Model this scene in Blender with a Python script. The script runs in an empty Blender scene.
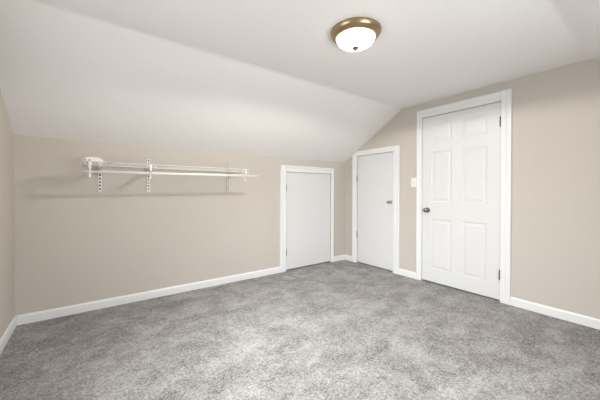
import bpy, bmesh, math, random
from mathutils import Vector, Matrix
random.seed(4)
S = bpy.context.scene
COL = S.collection
PI = math.pi

# ------------------------------------------------------------------ camera
W_PX, H_PX, F_PX = 600.0, 400.0, 280.93
yaw, pitch, roll = 0.6335, -0.0059, 0.0019
fwd = Vector((math.sin(yaw), math.cos(yaw), 0)); right = Vector((math.cos(yaw), -math.sin(yaw), 0)); up = Vector((0, 0, 1))
f2 = fwd*math.cos(pitch)+up*math.sin(pitch); u2 = up*math.cos(pitch)-fwd*math.sin(pitch)
r3 = right*math.cos(roll)+u2*math.sin(roll); u3 = u2*math.cos(roll)-right*math.sin(roll)
cd = bpy.data.cameras.new('camera'); cam = bpy.data.objects.new('camera', cd); COL.objects.link(cam)
M3 = Matrix((r3, u3, -f2)).transposed()
cam.matrix_world = Matrix.Translation((-3.2726, -3.2272, 1.1061)) @ M3.to_4x4()
cd.sensor_fit = 'HORIZONTAL'; cd.sensor_width = 36; cd.lens = F_PX/W_PX*36
cd.shift_y = -(200-192.52)/W_PX
cd.clip_start = 0.02
S.camera = cam

# ------------------------------------------------------------------ colour management
S.view_settings.view_transform = 'Standard'; S.view_settings.look = 'None'
S.view_settings.gamma = 1; S.view_settings.use_curve_mapping = False
S.view_settings.exposure = 0.02

# ------------------------------------------------------------------ sky outside the windows
LAMP_STRENGTH = 7.0
LAMP_WATTS = 68.0
SKY = 9.0
wd = bpy.data.worlds.new('sky'); S.world = wd; wd.use_nodes = True
nt = wd.node_tree; nt.nodes.clear()
out = nt.nodes.new('ShaderNodeOutputWorld'); bg = nt.nodes.new('ShaderNodeBackground')
tc = nt.nodes.new('ShaderNodeTexCoord'); sx = nt.nodes.new('ShaderNodeSeparateXYZ'); cr = nt.nodes.new('ShaderNodeValToRGB')
mp = nt.nodes.new('ShaderNodeMapRange'); mp.inputs['From Min'].default_value = -1; mp.inputs['From Max'].default_value = 1
nt.links.new(tc.outputs['Generated'], sx.inputs[0]); nt.links.new(sx.outputs['Z'], mp.inputs['Value'])
nt.links.new(mp.outputs[0], cr.inputs[0]); nt.links.new(cr.outputs[0], bg.inputs['Color']); nt.links.new(bg.outputs[0], out.inputs[0])
e = cr.color_ramp.elements
e[0].position = 0.48; e[0].color = (0.42, 0.40, 0.36, 1)
e[1].position = 0.52; e[1].color = (0.50, 0.50, 0.48, 1)
n = e.new(0.66); n.color = (0.96, 0.97, 0.98, 1)
n = e.new(1.0); n.color = (0.96, 0.97, 0.98, 1)
bg.inputs['Strength'].default_value = SKY

def portal(name, loc, rot, sx_, sy_):
    l = bpy.data.lights.new(name, 'AREA'); l.shape = 'RECTANGLE'; l.size = sx_; l.size_y = sy_
    l.cycles.is_portal = True
    o = bpy.data.objects.new(name, l); o.location = loc; o.rotation_euler = rot; COL.objects.link(o)

# ------------------------------------------------------------------ room numbers (metres)
XL = -3.7955           # left gable wall
YN = -3.816            # near knee wall
KZ = 1.560             # knee height
CZ = 2.187             # flat ceiling height
CY1, CY2 = -1.038, -2.778
WIN_Y0, WIN_Y1, WIN_Z0, WIN_Z1 = -2.30, -1.35, 0.75, 1.72
NW_X0, NW_X1, NW_Z0, NW_Z1 = -2.45, -1.55, 0.50, 1.42
portal('window_portal', (XL-0.13, (WIN_Y0+WIN_Y1)/2, (WIN_Z0+WIN_Z1)/2), (0, -PI/2, 0), WIN_Z1-WIN_Z0, WIN_Y1-WIN_Y0)
portal('window_portal', ((NW_X0+NW_X1)/2, YN-0.13, (NW_Z0+NW_Z1)/2), (PI/2, 0, 0), NW_X1-NW_X0, NW_Z1-NW_Z0)

def daylight(name, loc, direction, w, h, energy, spread, col=(0.93, 0.975, 1.0)):
    """skylight entering through a window opening, standing just outside its pane"""
    l = bpy.data.lights.new(name, 'AREA'); l.shape = 'RECTANGLE'; l.size = w; l.size_y = h
    l.energy = energy; l.spread = spread; l.color = col
    o = bpy.data.objects.new(name, l); o.location = loc
    o.rotation_euler = Vector(direction).to_track_quat('-Z', 'Y').to_euler(); COL.objects.link(o)
daylight('window_daylight', (XL-.06, (WIN_Y0+WIN_Y1)/2, (WIN_Z0+WIN_Z1)/2), (1, 0, 0), .9, .9, 6, PI)
daylight('window_daylight', (XL-.06, (WIN_Y0+WIN_Y1)/2, (WIN_Z0+WIN_Z1)/2), (1, .20, -.66), .85, .75, 19, 1.5)
daylight('window_daylight', ((NW_X0+NW_X1)/2, YN-.06, (NW_Z0+NW_Z1)/2), (0, 1, 0), .85, .85, 31, PI)

# ------------------------------------------------------------------ materials
def mat(name, col, rough=0.6, metal=0.0, spec=0.5, noise=None, bump=None, emit=None):
    m = bpy.data.materials.new(name); m.use_nodes = True
    t = m.node_tree; b = t.nodes['Principled BSDF']
    b.inputs['Base Color'].default_value = (*col, 1); b.inputs['Roughness'].default_value = rough
    b.inputs['Metallic'].default_value = metal; b.inputs['Specular IOR Level'].default_value = spec
    g = t.nodes.new('ShaderNodeTexCoord')
    if noise:
        sc, amt = noise
        nz = t.nodes.new('ShaderNodeTexNoise'); nz.inputs['Scale'].default_value = sc; nz.inputs['Detail'].default_value = 4
        mx = t.nodes.new('ShaderNodeMix'); mx.data_type = 'RGBA'
        mx.inputs[6].default_value = (*[c*(1-amt) for c in col], 1); mx.inputs[7].default_value = (*[min(1, c*(1+amt)) for c in col], 1)
        t.links.new(g.outputs['Object'], nz.inputs['Vector']); t.links.new(nz.outputs['Fac'], mx.inputs[0]); t.links.new(mx.outputs[2], b.inputs['Base Color'])
    if bump:
        sc, st, ds = bump
        nz = t.nodes.new('ShaderNodeTexNoise'); nz.inputs['Scale'].default_value = sc; nz.inputs['Detail'].default_value = 5
        bp = t.nodes.new('ShaderNodeBump'); bp.inputs['Strength'].default_value = st; bp.inputs['Distance'].default_value = ds
        t.links.new(g.outputs['Object'], nz.inputs['Vector']); t.links.new(nz.outputs['Fac'], bp.inputs['Height']); t.links.new(bp.outputs[0], b.inputs['Normal'])
    if emit:
        b.inputs['Emission Color'].default_value = (*emit[0], 1); b.inputs['Emission Strength'].default_value = emit[1]
    return m

M = {}
M['wall'] = mat('beige_wall_paint', (0.565, 0.522, 0.470), 0.75, spec=0.25, noise=(3.0, 0.012), bump=(90, 0.10, 0.002))
M['ceil'] = mat('white_ceiling_paint', (0.85, 0.825, 0.82), 0.85, spec=0.2, noise=(2.5, 0.01), bump=(60, 0.12, 0.003))
M['trim'] = mat('white_gloss_trim_paint', (0.80, 0.80, 0.80), 0.38, spec=0.45, noise=(6, 0.008))
M['door'] = mat('white_door_paint', (0.72, 0.715, 0.715), 0.42, spec=0.45, noise=(5, 0.008), bump=(40, 0.04, 0.001))
M['nickel'] = mat('dark_nickel', (0.42, 0.41, 0.40), 0.20, metal=1.0, noise=(30, 0.05))
M['dark_nickel'] = mat('polished_dark_nickel', (0.26, 0.25, 0.24), 0.12, metal=1.0, noise=(30, 0.05))
M['bronze'] = mat('aged_hinge_metal', (0.13, 0.12, 0.11), 0.4, metal=0.9, noise=(40, 0.1))
M['brass'] = mat('brushed_antique_brass', (0.42, 0.315, 0.19), 0.34, metal=1.0, noise=(25, 0.08))
M['white_metal'] = mat('white_coated_metal', (0.86, 0.84, 0.80), 0.35, spec=0.5, noise=(20, 0.01))
M['cream_metal'] = mat('cream_coated_metal', (0.78, 0.75, 0.66), 0.4, spec=0.5, noise=(20, 0.02))
M['plastic'] = mat('ivory_switch_plastic', (0.84, 0.82, 0.77), 0.35, spec=0.5, noise=(20, 0.01))
M['glow'] = mat('lit_frosted_glass', (0.9, 0.9, 0.88), 0.5, noise=(20, 0.01), emit=((1.0, 0.90, 0.78), LAMP_STRENGTH))
M['dark'] = mat('dark_crawlspace', (0.06, 0.055, 0.05), 0.9, noise=(10, 0.1))

def carpet_material():
    m = bpy.data.materials.new('grey_cut_pile_carpet'); m.use_nodes = True
    t = m.node_tree; N = t.nodes; L = t.links; b = N['Principled BSDF']
    b.inputs['Roughness'].default_value = 1.0; b.inputs['Specular IOR Level'].default_value = 0.05
    b.inputs['Sheen Weight'].default_value = 0.15; b.inputs['Sheen Roughness'].default_value = 0.6
    g = N.new('ShaderNodeTexCoord')
    def noise(scale, detail, rough=0.5, dist=0.0, stretch=None, rot=0):
        z = N.new('ShaderNodeTexNoise'); z.inputs['Scale'].default_value = scale; z.inputs['Detail'].default_value = detail
        z.inputs['Roughness'].default_value = rough; z.inputs['Distortion'].default_value = dist
        if stretch:
            mp = N.new('ShaderNodeMapping'); mp.inputs['Scale'].default_value = stretch; mp.inputs['Rotation'].default_value = (0, 0, rot)
            L.new(g.outputs['Object'], mp.inputs[0]); L.new(mp.outputs[0], z.inputs['Vector'])
        else: L.new(g.outputs['Object'], z.inputs['Vector'])
        return z.outputs['Fac']
    def math_(op, a, c):
        q = N.new('ShaderNodeMath'); q.operation = op
        for i, v in enumerate((a, c)):
            if isinstance(v, (int, float)): q.inputs[i].default_value = v
            else: L.new(v, q.inputs[i])
        return q.outputs[0]
    def ramp(v, lo, hi):
        r = N.new('ShaderNodeMapRange'); r.inputs['From Min'].default_value = lo; r.inputs['From Max'].default_value = hi
        r.clamp = True; L.new(v, r.inputs['Value']); return r.outputs[0]
    patches = ramp(noise(4.5, 12, 0.78, 0.5), 0.42, 0.58)          # footprints and brushed nap
    streaks = ramp(noise(2.6, 8, 0.68, 0.2, (1.0, 2.2, 1), 0.9), 0.38, 0.62)
    clumps = ramp(noise(30, 8, 0.8, 0.4), 0.38, 0.62)
    tufts = ramp(noise(75, 5, 0.85, 0.3), 0.41, 0.59)
    fine = ramp(noise(260, 2, 0.6), 0.28, 0.72)
    v = math_('ADD', math_('MULTIPLY', patches, 0.17), math_('MULTIPLY', streaks, 0.12))
    v = math_('ADD', v, math_('MULTIPLY', clumps, 0.18))
    v = math_('ADD', v, math_('MULTIPLY', tufts, 0.36)); v = math_('ADD', v, math_('MULTIPLY', fine, 0.12))
    cr = N.new('ShaderNodeValToRGB'); L.new(v, cr.inputs[0]); e = cr.color_ramp.elements
    e[0].position = 0.16; e[0].color = (0.078, 0.071, 0.066, 1)
    e[1].position = 0.84; e[1].color = (0.565, 0.540, 0.525, 1)
    L.new(cr.outputs[0], b.inputs['Base Color'])
    h = math_('ADD', math_('MULTIPLY', tufts, 0.6), math_('MULTIPLY', fine, 0.4))
    bp = N.new('ShaderNodeBump'); bp.inputs['Strength'].default_value = 0.5; bp.inputs['Distance'].default_value = 0.008
    L.new(h, bp.inputs['Height']); L.new(bp.outputs[0], b.inputs['Normal'])
    return m
M['carpet'] = carpet_material()

def glass_material():
    m = bpy.data.materials.new('clear_window_glass'); m.use_nodes = True
    t = m.node_tree; t.nodes.clear()
    o = t.nodes.new('ShaderNodeOutputMaterial'); mx = t.nodes.new('ShaderNodeMixShader'); fr = t.nodes.new('ShaderNodeFresnel')
    tr = t.nodes.new('ShaderNodeBsdfTransparent'); gl = t.nodes.new('ShaderNodeBsdfGlossy'); gl.inputs['Roughness'].default_value = 0.02
    tr.inputs['Color'].default_value = (0.96, 0.98, 0.97, 1)
    t.links.new(fr.outputs[0], mx.inputs[0]); t.links.new(tr.outputs[0], mx.inputs[1]); t.links.new(gl.outputs[0], mx.inputs[2]); t.links.new(mx.outputs[0], o.inputs[0])
    return m
M['glass'] = glass_material()

# ------------------------------------------------------------------ mesh helpers
def box(bm, x0, x1, y0, y1, z0, z1, bev=0.0, seg=1):
    x0, x1 = sorted((x0, x1)); y0, y1 = sorted((y0, y1)); z0, z1 = sorted((z0, z1))
    r = bmesh.ops.create_cube(bm, size=1)
    vs = r['verts']
    for v in vs: v.co = Vector(((x0+x1)/2+v.co.x*(x1-x0), (y0+y1)/2+v.co.y*(y1-y0), (z0+z1)/2+v.co.z*(z1-z0)))
    if bev:
        es = list({e for v in vs for e in v.link_edges})
        bmesh.ops.bevel(bm, geom=es, offset=bev, segments=seg, profile=0.5, affect='EDGES')

def prism(bm, pts, off):
    """closed polygon pts (3D) extruded by the vector off"""
    off = Vector(off)
    a = [bm.verts.new(Vector(p)) for p in pts]; b = [bm.verts.new(Vector(p)+off) for p in pts]
    bm.faces.new(a); bm.faces.new(b[::-1])
    for i in range(len(pts)): bm.faces.new((a[i], b[i], b[(i+1) % len(pts)], a[(i+1) % len(pts)]))

def tube(bm, pts, r, seg=10, cap=True):
    pts = [Vector(p) for p in pts]; rings = []
    prev = None
    for i, p in enumerate(pts):
        d = (pts[min(i+1, len(pts)-1)]-pts[max(i-1, 0)]).normalized()
        a = prev if prev else (Vector((0, 0, 1)) if abs(d.z) < 0.9 else Vector((1, 0, 0)))
        a = (a-d*a.dot(d)).normalized(); prev = a; c = d.cross(a)
        rings.append([bm.verts.new(p+(a*math.cos(2*PI*k/seg)+c*math.sin(2*PI*k/seg))*r) for k in range(seg)])
    for i in range(len(rings)-1):
        for k in range(seg):
            f = bm.faces.new((rings[i][k], rings[i][(k+1) % seg], rings[i+1][(k+1) % seg], rings[i+1][k])); f.smooth = True
    if cap: bm.faces.new(rings[0][::-1]); bm.faces.new(rings[-1])

def lathe(bm, prof, org, axis='Z', seg=48):
    """prof: (radius, distance along the axis); axis 'Z' or '-X'"""
    org = Vector(org); rings = []
    for r, h in prof:
        ring = []
        if r < 1e-6:
            ring = [bm.verts.new(org+(Vector((0, 0, h)) if axis == 'Z' else Vector((-h, 0, 0))))]
        else:
            for k in range(seg):
                c, s = r*math.cos(2*PI*k/seg), r*math.sin(2*PI*k/seg)
                ring.append(bm.verts.new(org+(Vector((c, s, h)) if axis == 'Z' else Vector((-h, c, s)))))
        rings.append(ring)
    for a, b in zip(rings, rings[1:]):
        for k in range(seg):
            k2 = (k+1) % seg
            if len(a) == 1 and len(b) == 1: continue
            if len(a) == 1: vs = (a[0], b[k], b[k2])
            elif len(b) == 1: vs = (a[k], a[k2], b[0])
            else: vs = (a[k], a[k2], b[k2], b[k])
            f = bm.faces.new(vs); f.smooth = True

def obj(name, bm, m, parent=None, smooth=False):
    bmesh.ops.recalc_face_normals(bm, faces=bm.faces)
    me = bpy.data.meshes.new(name); bm.to_mesh(me); bm.free()
    me.materials.append(m)
    o = bpy.data.objects.new(name, me); COL.objects.link(o)
    if parent is not None: o.parent = parent
    return o

def struct(name, bm, m, parent=None):
    o = obj(name, bm, m, parent)
    if parent is None: o['kind'] = 'structure'
    return o

def thing(name, label, cat, group=None, loc=(0, 0, 0)):
    o = bpy.data.objects.new(name, None); o.empty_display_size = 0.05; COL.objects.link(o)
    o.location = loc
    o['label'] = label; o['category'] = cat
    if group: o['group'] = group
    return o

def NB(): return bmesh.new()

# ------------------------------------------------------------------ floor, walls, ceiling
T = 0.14
def top_z(y):
    if y > CY1: return KZ+(CZ-KZ)*(-y)/(-CY1)
    if y < CY2: return KZ+(CZ-KZ)*(y-YN)/(CY2-YN)
    return CZ

bm = NB(); box(bm, XL-T, T, YN-T, T, -0.12, 0.0); struct('floor', bm, M['carpet'])

# back knee wall with the recess of the low door
D1 = dict(x0=-1.140, x1=-0.312, z=1.363)
RE = 0.055           # depth of a door recess
bm = NB()
box(bm, XL-T, D1['x0']-.006, 0, T, -.02, KZ+.03)
box(bm, D1['x1']+.006, T, 0, T, -.02, KZ+.03)
box(bm, D1['x0']-.006, D1['x1']+.006, 0, T, D1['z']+.006, KZ+.03)
box(bm, D1['x0']-.006, D1['x1']+.006, RE, T, -.02, D1['z']+.006)
struct('wall_back', bm, M['wall'])
bm = NB()
box(bm, XL-T, NW_X0, YN-T, YN, -.02, KZ+.03); box(bm, NW_X1, T, YN-T, YN, -.02, KZ+.03)
box(bm, NW_X0, NW_X1, YN-T, YN, -.02, NW_Z0); box(bm, NW_X0, NW_X1, YN-T, YN, NW_Z1, KZ+.03)
struct('wall_near', bm, M['wall'])

def gable(bm, x, dx, holes, recess):
    """wall in the plane x, thickened by dx; holes (y0,y1,z0,z1) cut through or recessed"""
    ys = sorted({YN, CY2, CY1, 0.0} | {h[0] for h in holes} | {h[1] for h in holes})
    for a, b in zip(ys, ys[1:]):
        mid = (a+b)/2; zs = -0.02
        segs = []
        for h in holes:
            if h[0] < mid < h[1]:
                if h[2] > zs: segs.append((zs, h[2]))
                zs = h[3]
                if recess:
                    box(bm, x+math.copysign(RE, dx), x+dx, a, b, max(h[2], -0.02), h[3])
        for s0, s1 in segs: prism(bm, [(x, a, s0), (x, b, s0), (x, b, s1), (x, a, s1)], (dx, 0, 0))
        prism(bm, [(x, a, zs), (x, b, zs), (x, b, top_z(b)+.02), (x, a, top_z(a)+.02)], (dx, 0, 0))
D2 = dict(y0=-0.905, y1=-0.262, z=1.636)
D3 = dict(y0=-2.150, y1=-1.322, z=2.000)
g_ = .005
bm = NB(); gable(bm, 0.0, T, [(D2['y0']-g_, D2['y1']+g_, -.02, D2['z']+g_), (D3['y0']-g_, D3['y1']+g_, -.02, D3['z']+g_)], True)
struct('wall_right', bm, M['wall'])
bm = NB(); gable(bm, XL, -T, [(WIN_Y0, WIN_Y1, WIN_Z0, WIN_Z1)], False); struct('wall_left', bm, M['wall'])

# ceiling: two slopes and the flat strip, one continuous plastered surface
bm = NB()
e0 = 0.004
prof = [(T, KZ-(CZ-KZ)/(-CY1)*T), (CY1, CZ), (CY2, CZ), (YN-T, KZ-(CZ-KZ)/(-CY1)*T)]
up_ = [(YN-T, 2.5), (T, 2.5)]
# soften the two creases a little
def crease(p0, p1, p2, w=0.03):
    a = Vector(p1)+(Vector(p0)-Vector(p1)).normalized()*w; b = Vector(p1)+(Vector(p2)-Vector(p1)).normalized()*w
    res = []
    for i in range(5):
        t = i/4; res.append(tuple((1-t)**2*a+2*t*(1-t)*Vector(p1)+t*t*b))
    return res
pp = [prof[0]]+crease(prof[0], prof[1], prof[2])+crease(prof[1], prof[2], prof[3])+[prof[3]]
prism(bm, [(XL-T, y, z) for y, z in pp+up_], (-XL+2*T, 0, 0))
struct('ceiling', bm, M['ceil'])

# ------------------------------------------------------------------ baseboards
BH, BT = 0.080, 0.014
def base_x(name, x0, x1, y, s):
    """runs along x against the plane y; s = side the room is on"""
    bm = NB(); pr = [(0, 0), (BT, 0), (BT, BH-.016), (BT*.75, BH-.008), (BT*.35, BH), (0, BH)]
    prism(bm, [(x0, y+s*a, b) for a, b in pr], (x1-x0, 0, 0)); struct(name, bm, M['trim'])
def base_y(name, y0, y1, x, s):
    bm = NB(); pr = [(0, 0), (BT, 0), (BT, BH-.016), (BT*.75, BH-.008), (BT*.35, BH), (0, BH)]
    prism(bm, [(x+s*a, y0, b) for a, b in pr], (0, y1-y0, 0)); struct(name, bm, M['trim'])
base_x('baseboard_back', XL+BT, -1.238, 0, -1)
base_x('baseboard_back', -0.262, -BT, 0, -1)
base_y('baseboard_right', -0.173, -.001, 0, -1)
base_y('baseboard_right', -1.254, -1.004, 0, -1)
base_y('baseboard_right', YN+BT, -2.244, 0, -1)
base_y('baseboard_left', YN+BT, -.001, XL, 1)
base_x('baseboard_near', XL+BT, -BT, YN, 1)

# ------------------------------------------------------------------ doors
def casing_profile(w, flip):
    """(across, out) profile of a door casing: thin bead inside, thicker band outside"""
    p = [(0, 0), (0, .011), (.006, .015), (w*.42, .016), (w*.50, .012), (w*.56, .017), (w-.016, .021), (w-.004, .020), (w, .014), (w, 0)]
    return [(-a if flip else a, b) for a, b in p]

def hinge_bm_y(x, y, z, h):
    bm = NB(); tube(bm, [(x, y, z-h/2), (x, y, z+h/2)], .0075, 10)
    for k in (-1, 1): tube(bm, [(x, y, z+k*h/2), (x, y, z+k*(h/2+.006))], .0045, 8)
    return bm

# door_1: flat low access door in the knee wall
bm = NB(); box(bm, D1['x0'], D1['x1'], .004, .040, .016, D1['z'], .0025)
d1 = struct('door_1', bm, M['door'])
bm = NB()
wL, wR, wT = .094, .048, .090
prism(bm, [(D1['x0']-.004+a, -b, 0) for a, b in casing_profile(wL, True)], (0, 0, D1['z']+.004+wT))
prism(bm, [(D1['x1']+.004+a, -b, 0) for a, b in casing_profile(wR, False)], (0, 0, D1['z']+.004+wT))
prism(bm, [(D1['x0']-.004, -b, D1['z']+.004+a) for a, b in casing_profile(wT, False)], (D1['x1']-D1['x0']+.008, 0, 0))
obj('door_casing', bm, M['trim'], d1)
for z in (1.15, .26):
    obj('hinge', hinge_bm_y(D1['x0']-.001, -.006, z, .085), M['bronze'], d1)

# door_2: flat closet door, its frame clipped by the slope of the ceiling
bm = NB(); box(bm, .004, .040, D2['y0'], D2['y1'], .018, D2['z'], .0025)
d2 = struct('door_2', bm, M['door'])
bm = NB()
oy, ot = -0.173, 1.716
wl = oy-(D2['y1']+.004); wr = (D2['y0']-.004)-(-1.004); wt = ot-D2['z']-.004
for a0, b0 in [(0, 0)]:
    pts = casing_profile(wl, False)
    # left leg: vertical extrusion whose top follows the slope
    lo = [bm.verts.new((-b, D2['y1']+.004+a, 0)) for a, b in pts]
    hi = [bm.verts.new((-b, D2['y1']+.004+a, min(ot, top_z(D2['y1']+.004+a)-.002))) for a, b in pts]
    bm.faces.new(lo); bm.faces.new(hi[::-1])
    for i in range(len(pts)): j = (i+1) % len(pts); bm.faces.new((lo[i], hi[i], hi[j], lo[j]))
prism(bm, [(-b, D2['y0']-.004+a, 0) for a, b in casing_profile(wr, True)], (0, 0, ot))
prism(bm, [(-b, D2['y0']-.004, D2['z']+.004+a) for a, b in casing_profile(wt, False)], (0, D2['y1']-D2['y0']+.008, 0))
obj('door_casing', bm, M['trim'], d2)
for z in (1.30, .44):
    obj('hinge', hinge_bm_y(-.006, D2['y1']+.001, z, .085), M['nickel'], d2)
def knob(parent, y, z, s=1.0, mt='nickel'):
    bm = NB()
    lathe(bm, [(0, -.004), (.030*s, -.004), (.031*s, .003), (.027*s, .008), (.016*s, .011), (.0115*s, .014), (.0105*s, .030), (.015*s, .036),
               (.024*s, .042), (.0275*s, .051), (.026*s, .061), (.018*s, .068), (.008*s, .070), (0, .070)], (0, y, z), '-X', 32)
    return obj('door_knob', bm, M[mt], parent)
knob(d2, -.865, .955, .72)

# door_3: six-panel entry door
bm = NB(); box(bm, .004, .040, D3['y0'], D3['y1'], .018, D3['z'])
# build the face with sunk mouldings: remove the front face, rebuild as a grid with panels
bmesh.ops.delete(bm, geom=[f for f in bm.faces if abs(f.calc_center_median().x-.004) < 1e-5], context='FACES_ONLY')
cols = [(-1.676, -1.432), (-2.030, -1.786)]
rows = [(.170, .775), (.975, 1.580), (1.695, 1.912)]
Y = sorted({D3['y0'], D3['y1'], *[c for p in cols for c in p]}); Z = sorted({.018, D3['z'], *[c for p in rows for c in p]})
def quad(vs): bm.faces.new([bm.verts.new(v) for v in vs])
fx = .004
for ya, yb in zip(Y, Y[1:]):
    for za, zb in zip(Z, Z[1:]):
        if (ya, yb) in [tuple(sorted(c)) for c in cols] and (za, zb) in rows:
            rings = [(0, 0), (.004, .002), (.013, .007), (.019, .0075), (.024, .0068), (.046, .0015), (.049, .001)]
            prev = None
            for i, dx in rings:
                cur = [(fx+dx, ya+i, za+i), (fx+dx, yb-i, za+i), (fx+dx, yb-i, zb-i), (fx+dx, ya+i, zb-i)]
                if prev:
                    for k in range(4): quad((prev[k], prev[(k+1) % 4], cur[(k+1) % 4], cur[k]))
                prev = cur
            quad(prev)
        else: quad([(fx, ya, za), (fx, yb, za), (fx, yb, zb), (fx, ya, zb)])
bmesh.ops.remove_doubles(bm, verts=bm.verts, dist=1e-5)
d3 = struct('door_3', bm, M['door'])
bm = NB()
ol, orr, ot = -1.254, -2.244, 2.100
wl = ol-(D3['y1']+.001); wr = (D3['y0']-.004)-orr; wt = ot-D3['z']-.004
prism(bm, [(-b, D3['y1']+.001+a, 0) for a, b in casing_profile(wl, False)], (0, 0, ot))
prism(bm, [(-b, D3['y0']-.004+a, 0) for a, b in casing_profile(wr, True)], (0, 0, ot))
prism(bm, [(-b, D3['y0']-.004, D3['z']+.004+a) for a, b in casing_profile(wt, False)], (0, D3['y1']-D3['y0']+.008, 0))
obj('door_casing', bm, M['trim'], d3)
for z in (1.80, .27):
    obj('hinge', hinge_bm_y(-.008, D3['y0']-.001, z, .095), M['bronze'], d3)
knob(d3, -1.393, .876, 1.0, 'dark_nickel')

# ------------------------------------------------------------------ window in the left gable (beside the camera)
def window(name, put, a0, a1, z0, z1):
    """put(bm, depth0, depth1, a0, a1, z0, z1, bevel): depth runs from the room face outwards, a along the wall"""
    fr = .045; bm = NB()
    put(bm, .05, .10, a0, a0+fr, z0, z1); put(bm, .05, .10, a1-fr, a1, z0, z1)
    put(bm, .05, .10, a0+fr, a1-fr, z0, z0+fr); put(bm, .05, .10, a0+fr, a1-fr, z1-fr, z1)
    zc = (z0+z1)/2; put(bm, .05, .10, a0+fr, a1-fr, zc-.02, zc+.02)
    w = struct(name, bm, M['trim'])
    bm = NB(); put(bm, .073, .077, a0+fr, a1-fr, z0+fr, z1-fr); obj('pane', bm, M['glass'], w)
    bm = NB()
    for p in ((a0-.07, a0, z0-.07, z1+.07), (a1, a1+.07, z0-.07, z1+.07), (a0, a1, z1, z1+.07), (a0, a1, z0-.07, z0)): put(bm, -.016, 0, *p)
    obj('window_casing', bm, M['trim'], w)
    bm = NB(); put(bm, -.045, .05, a0-.04, a1+.04, z0-.002, z0+.018, .004); obj('window_sill', bm, M['trim'], w)
window('window_1', lambda bm, d0, d1, a, b, c, d, bv=0: box(bm, XL-d0, XL-d1, a, b, c, d, bv), WIN_Y0, WIN_Y1, WIN_Z0, WIN_Z1)
window('window_2', lambda bm, d0, d1, a, b, c, d, bv=0: box(bm, a, b, YN-d0, YN-d1, c, d, bv), NW_X0, NW_X1, NW_Z0, NW_Z1)

# ------------------------------------------------------------------ flush-mount ceiling light
LX, LY = -1.835, -1.905
lt = thing('ceiling_light', 'round flush-mount light with antique brass ring and lit frosted dome on the flat ceiling', 'ceiling light', loc=(LX, LY, CZ))
bm = NB()
lathe(bm, [(0, 0), (.168, 0), (.170, -.006), (.167, -.014), (.164, -.020), (.160, -.028), (.154, -.032), (.144, -.042), (.134, -.048), (.129, -.046), (.125, -.030), (0, -.028)], (0, 0, 0), 'Z', 72)
obj('base', bm, M['brass'], lt)
bm = NB()
R, dep, z0 = .129, .066, -.042
lathe(bm, [(R*math.cos(t*PI/2/14), z0-dep*math.sin(t*PI/2/14)) for t in range(14)]+[(0, z0-dep)], (0, 0, 0), 'Z', 72)
obj('glass_shade', bm, M['glow'], lt)
bm = NB()
zb = z0-dep
lathe(bm, [(0, zb+.004), (.021, zb+.002), (.023, zb-.002), (.016, zb-.006), (.010, zb-.009), (.011, zb-.014), (.007, zb-.019), (0, zb-.021)], (0, 0, 0), 'Z', 24)
obj('finial', bm, M['bronze'], lt)
l = bpy.data.lights.new('bulb', 'SPOT'); l.energy = LAMP_WATTS; l.spot_size = math.radians(177); l.spot_blend = 0.12
l.shadow_soft_size = 0.045; l.color = (1.0, 0.955, 0.90)
lo = bpy.data.objects.new('bulb', l); COL.objects.link(lo); lo.parent = lt; lo.location = (0, 0, zb-.03)

# ------------------------------------------------------------------ light switch
sy, sz = -1.2115, 1.216
sw = thing('light_switch', 'small ivory toggle light switch on the beige wall beside the tall panelled door', 'light switch', loc=(0, sy, sz))
bm = NB(); box(bm, -.006, 0, -.035, .035, -.057, .057, .003, 2); obj('switch_plate', bm, M['plastic'], sw)
bm = NB(); prism(bm, [(-.006, -.005, -.011), (-.006, -.005, .011), (-.017, -.005, .010), (-.019, -.005, .004)], (0, .010, 0)); obj('toggle', bm, M['plastic'], sw)
for k in (-1, 1):
    bm = NB(); lathe(bm, [(0, .0055), (.0035, .0058), (.003, .0072), (0, .0074)], (0, 0, k*.033), '-X', 12); obj('screw', bm, M['white_metal'], sw)

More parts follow.
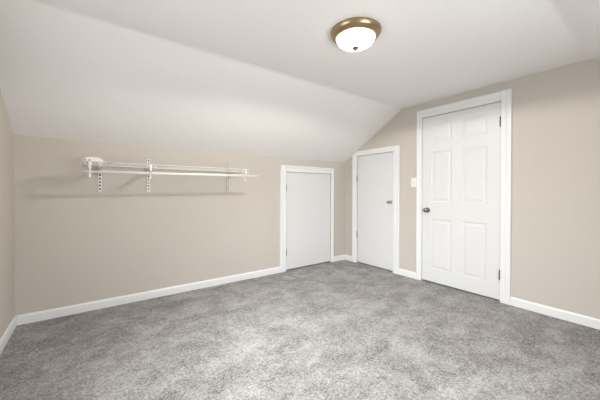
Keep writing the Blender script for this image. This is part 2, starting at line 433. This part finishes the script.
# ------------------------------------------------------------------ wall-mounted wire shelf with closet rod
SZ = 1.338; SX0, SX1 = -3.358, -1.905; SD = .410
sh = thing('wire_shelf', 'white wire closet shelf on slotted wall strips and brackets on the long beige knee wall', 'shelf')
bm = NB()
for y, z, r in ((-.018, SZ-.004, .0032), (-SD, SZ, .0035), (-SD-.002, SZ-.028, .0032), (-.12, SZ-.005, .0026), (-.26, SZ-.005, .0026)):
    tube(bm, [(SX0, y, z), (SX1, y, z)], r, 8)
nw = 60
for i in range(nw+1):
    x = SX0+.004+(SX1-SX0-.008)*i/nw
    tube(bm, [(x, -.014, SZ), (x, -SD+.004, SZ+.001), (x, -SD-.001, SZ-.003), (x, -SD-.003, SZ-.030)], .0014, 6)
obj('wire_deck', bm, M['white_metal'], sh)
for x, zt in ((-3.225, 1.412), (-2.821, 1.425), (-1.974, 1.468)):
    # slotted standard: two side rails joined by rungs
    bm = NB()
    zb = 1.098
    box(bm, x-.0125, x-.0075, -.013, 0, zb, zt); box(bm, x+.0075, x+.0125, -.013, 0, zb, zt)
    z = zb+.0; k = 0
    while z < zt-.006:
        box(bm, x-.0075, x+.0075, -.013, -.010, z, min(z+.013, zt)); z += .032
    st = obj('standard', bm, M['white_metal'], sh)
    bm = NB(); box(bm, x-.0073, x+.0073, -.003, -.0005, zb+.001, zt-.001); obj('slot_shade', bm, M['bronze'], st)  # dark strip behind the rungs, standing in for the shade inside the slots
    # shelf bracket: deep at the wall, thin at the tip
    bm = NB()
    pr = [(-.012, SZ-.009), (-.012, SZ-.078), (-.030, SZ-.082), (-.095, SZ-.052), (-.26, SZ-.042), (-.392, SZ-.034), (-.400, SZ-.009)]
    prism(bm, [(x-.008, y, z) for y, z in pr], (.016, 0, 0)); obj('bracket', bm, M['white_metal'], sh)
# rod and its hooks
RY, RZ = -.392, 1.262
bm = NB(); tube(bm, [(-3.333, RY, RZ-.004), (-1.778, RY, RZ+.010)], .0125, 20)
rod = obj('hanging_rod', bm, M['white_metal'], sh)
for x in (-3.297, -2.862, -1.940):
    bm = NB()
    pts = [(x, -SD-.006, SZ+.004), (x, -SD-.009, SZ-.01), (x, -SD-.008, SZ-.045)]
    # J shape sweeping under the rod
    for i in range(11):
        a = PI+PI*0.95*i/10
        pts.append((x, RY+.0175*math.cos(a), RZ+.0175*math.sin(a)))
    tube(bm, pts, .0045, 8)
    box(bm, x-.009, x+.009, -SD-.011, -SD-.007, SZ-.050, SZ+.002, .001)
    box(bm, x-.006, x+.006, RY-.012, RY+.004, RZ-.050, RZ-.016, .002)
    obj('rod_hook', bm, M['white_metal'], sh)

# loose bracket left lying on the end of the shelf
lb = thing('shelf_bracket', 'loose cream metal bracket lying on the end of the wire shelf', 'bracket', loc=(-3.272, -.34, SZ+.0042))
lb.rotation_euler = (0, 0, .12)
bm = NB()
pr = [(-.075, 0), (-.075, .014), (-.060, .022), (-.045, .036), (.030, .038), (.055, .024), (.065, .010), (.065, 0)]
prism(bm, [(a, -.02, b) for a, b in pr], (0, .003, 0))
box(bm, -.075, .065, -.02, .035, 0, .003)
obj('plate', bm, M['cream_metal'], lb)
for dx in (-.06, -.03):
    bm = NB()
    tube(bm, [(dx, -.0205, .012), (dx, -.030, .012)], .0055, 10); obj('screw', bm, M['bronze'], lb)
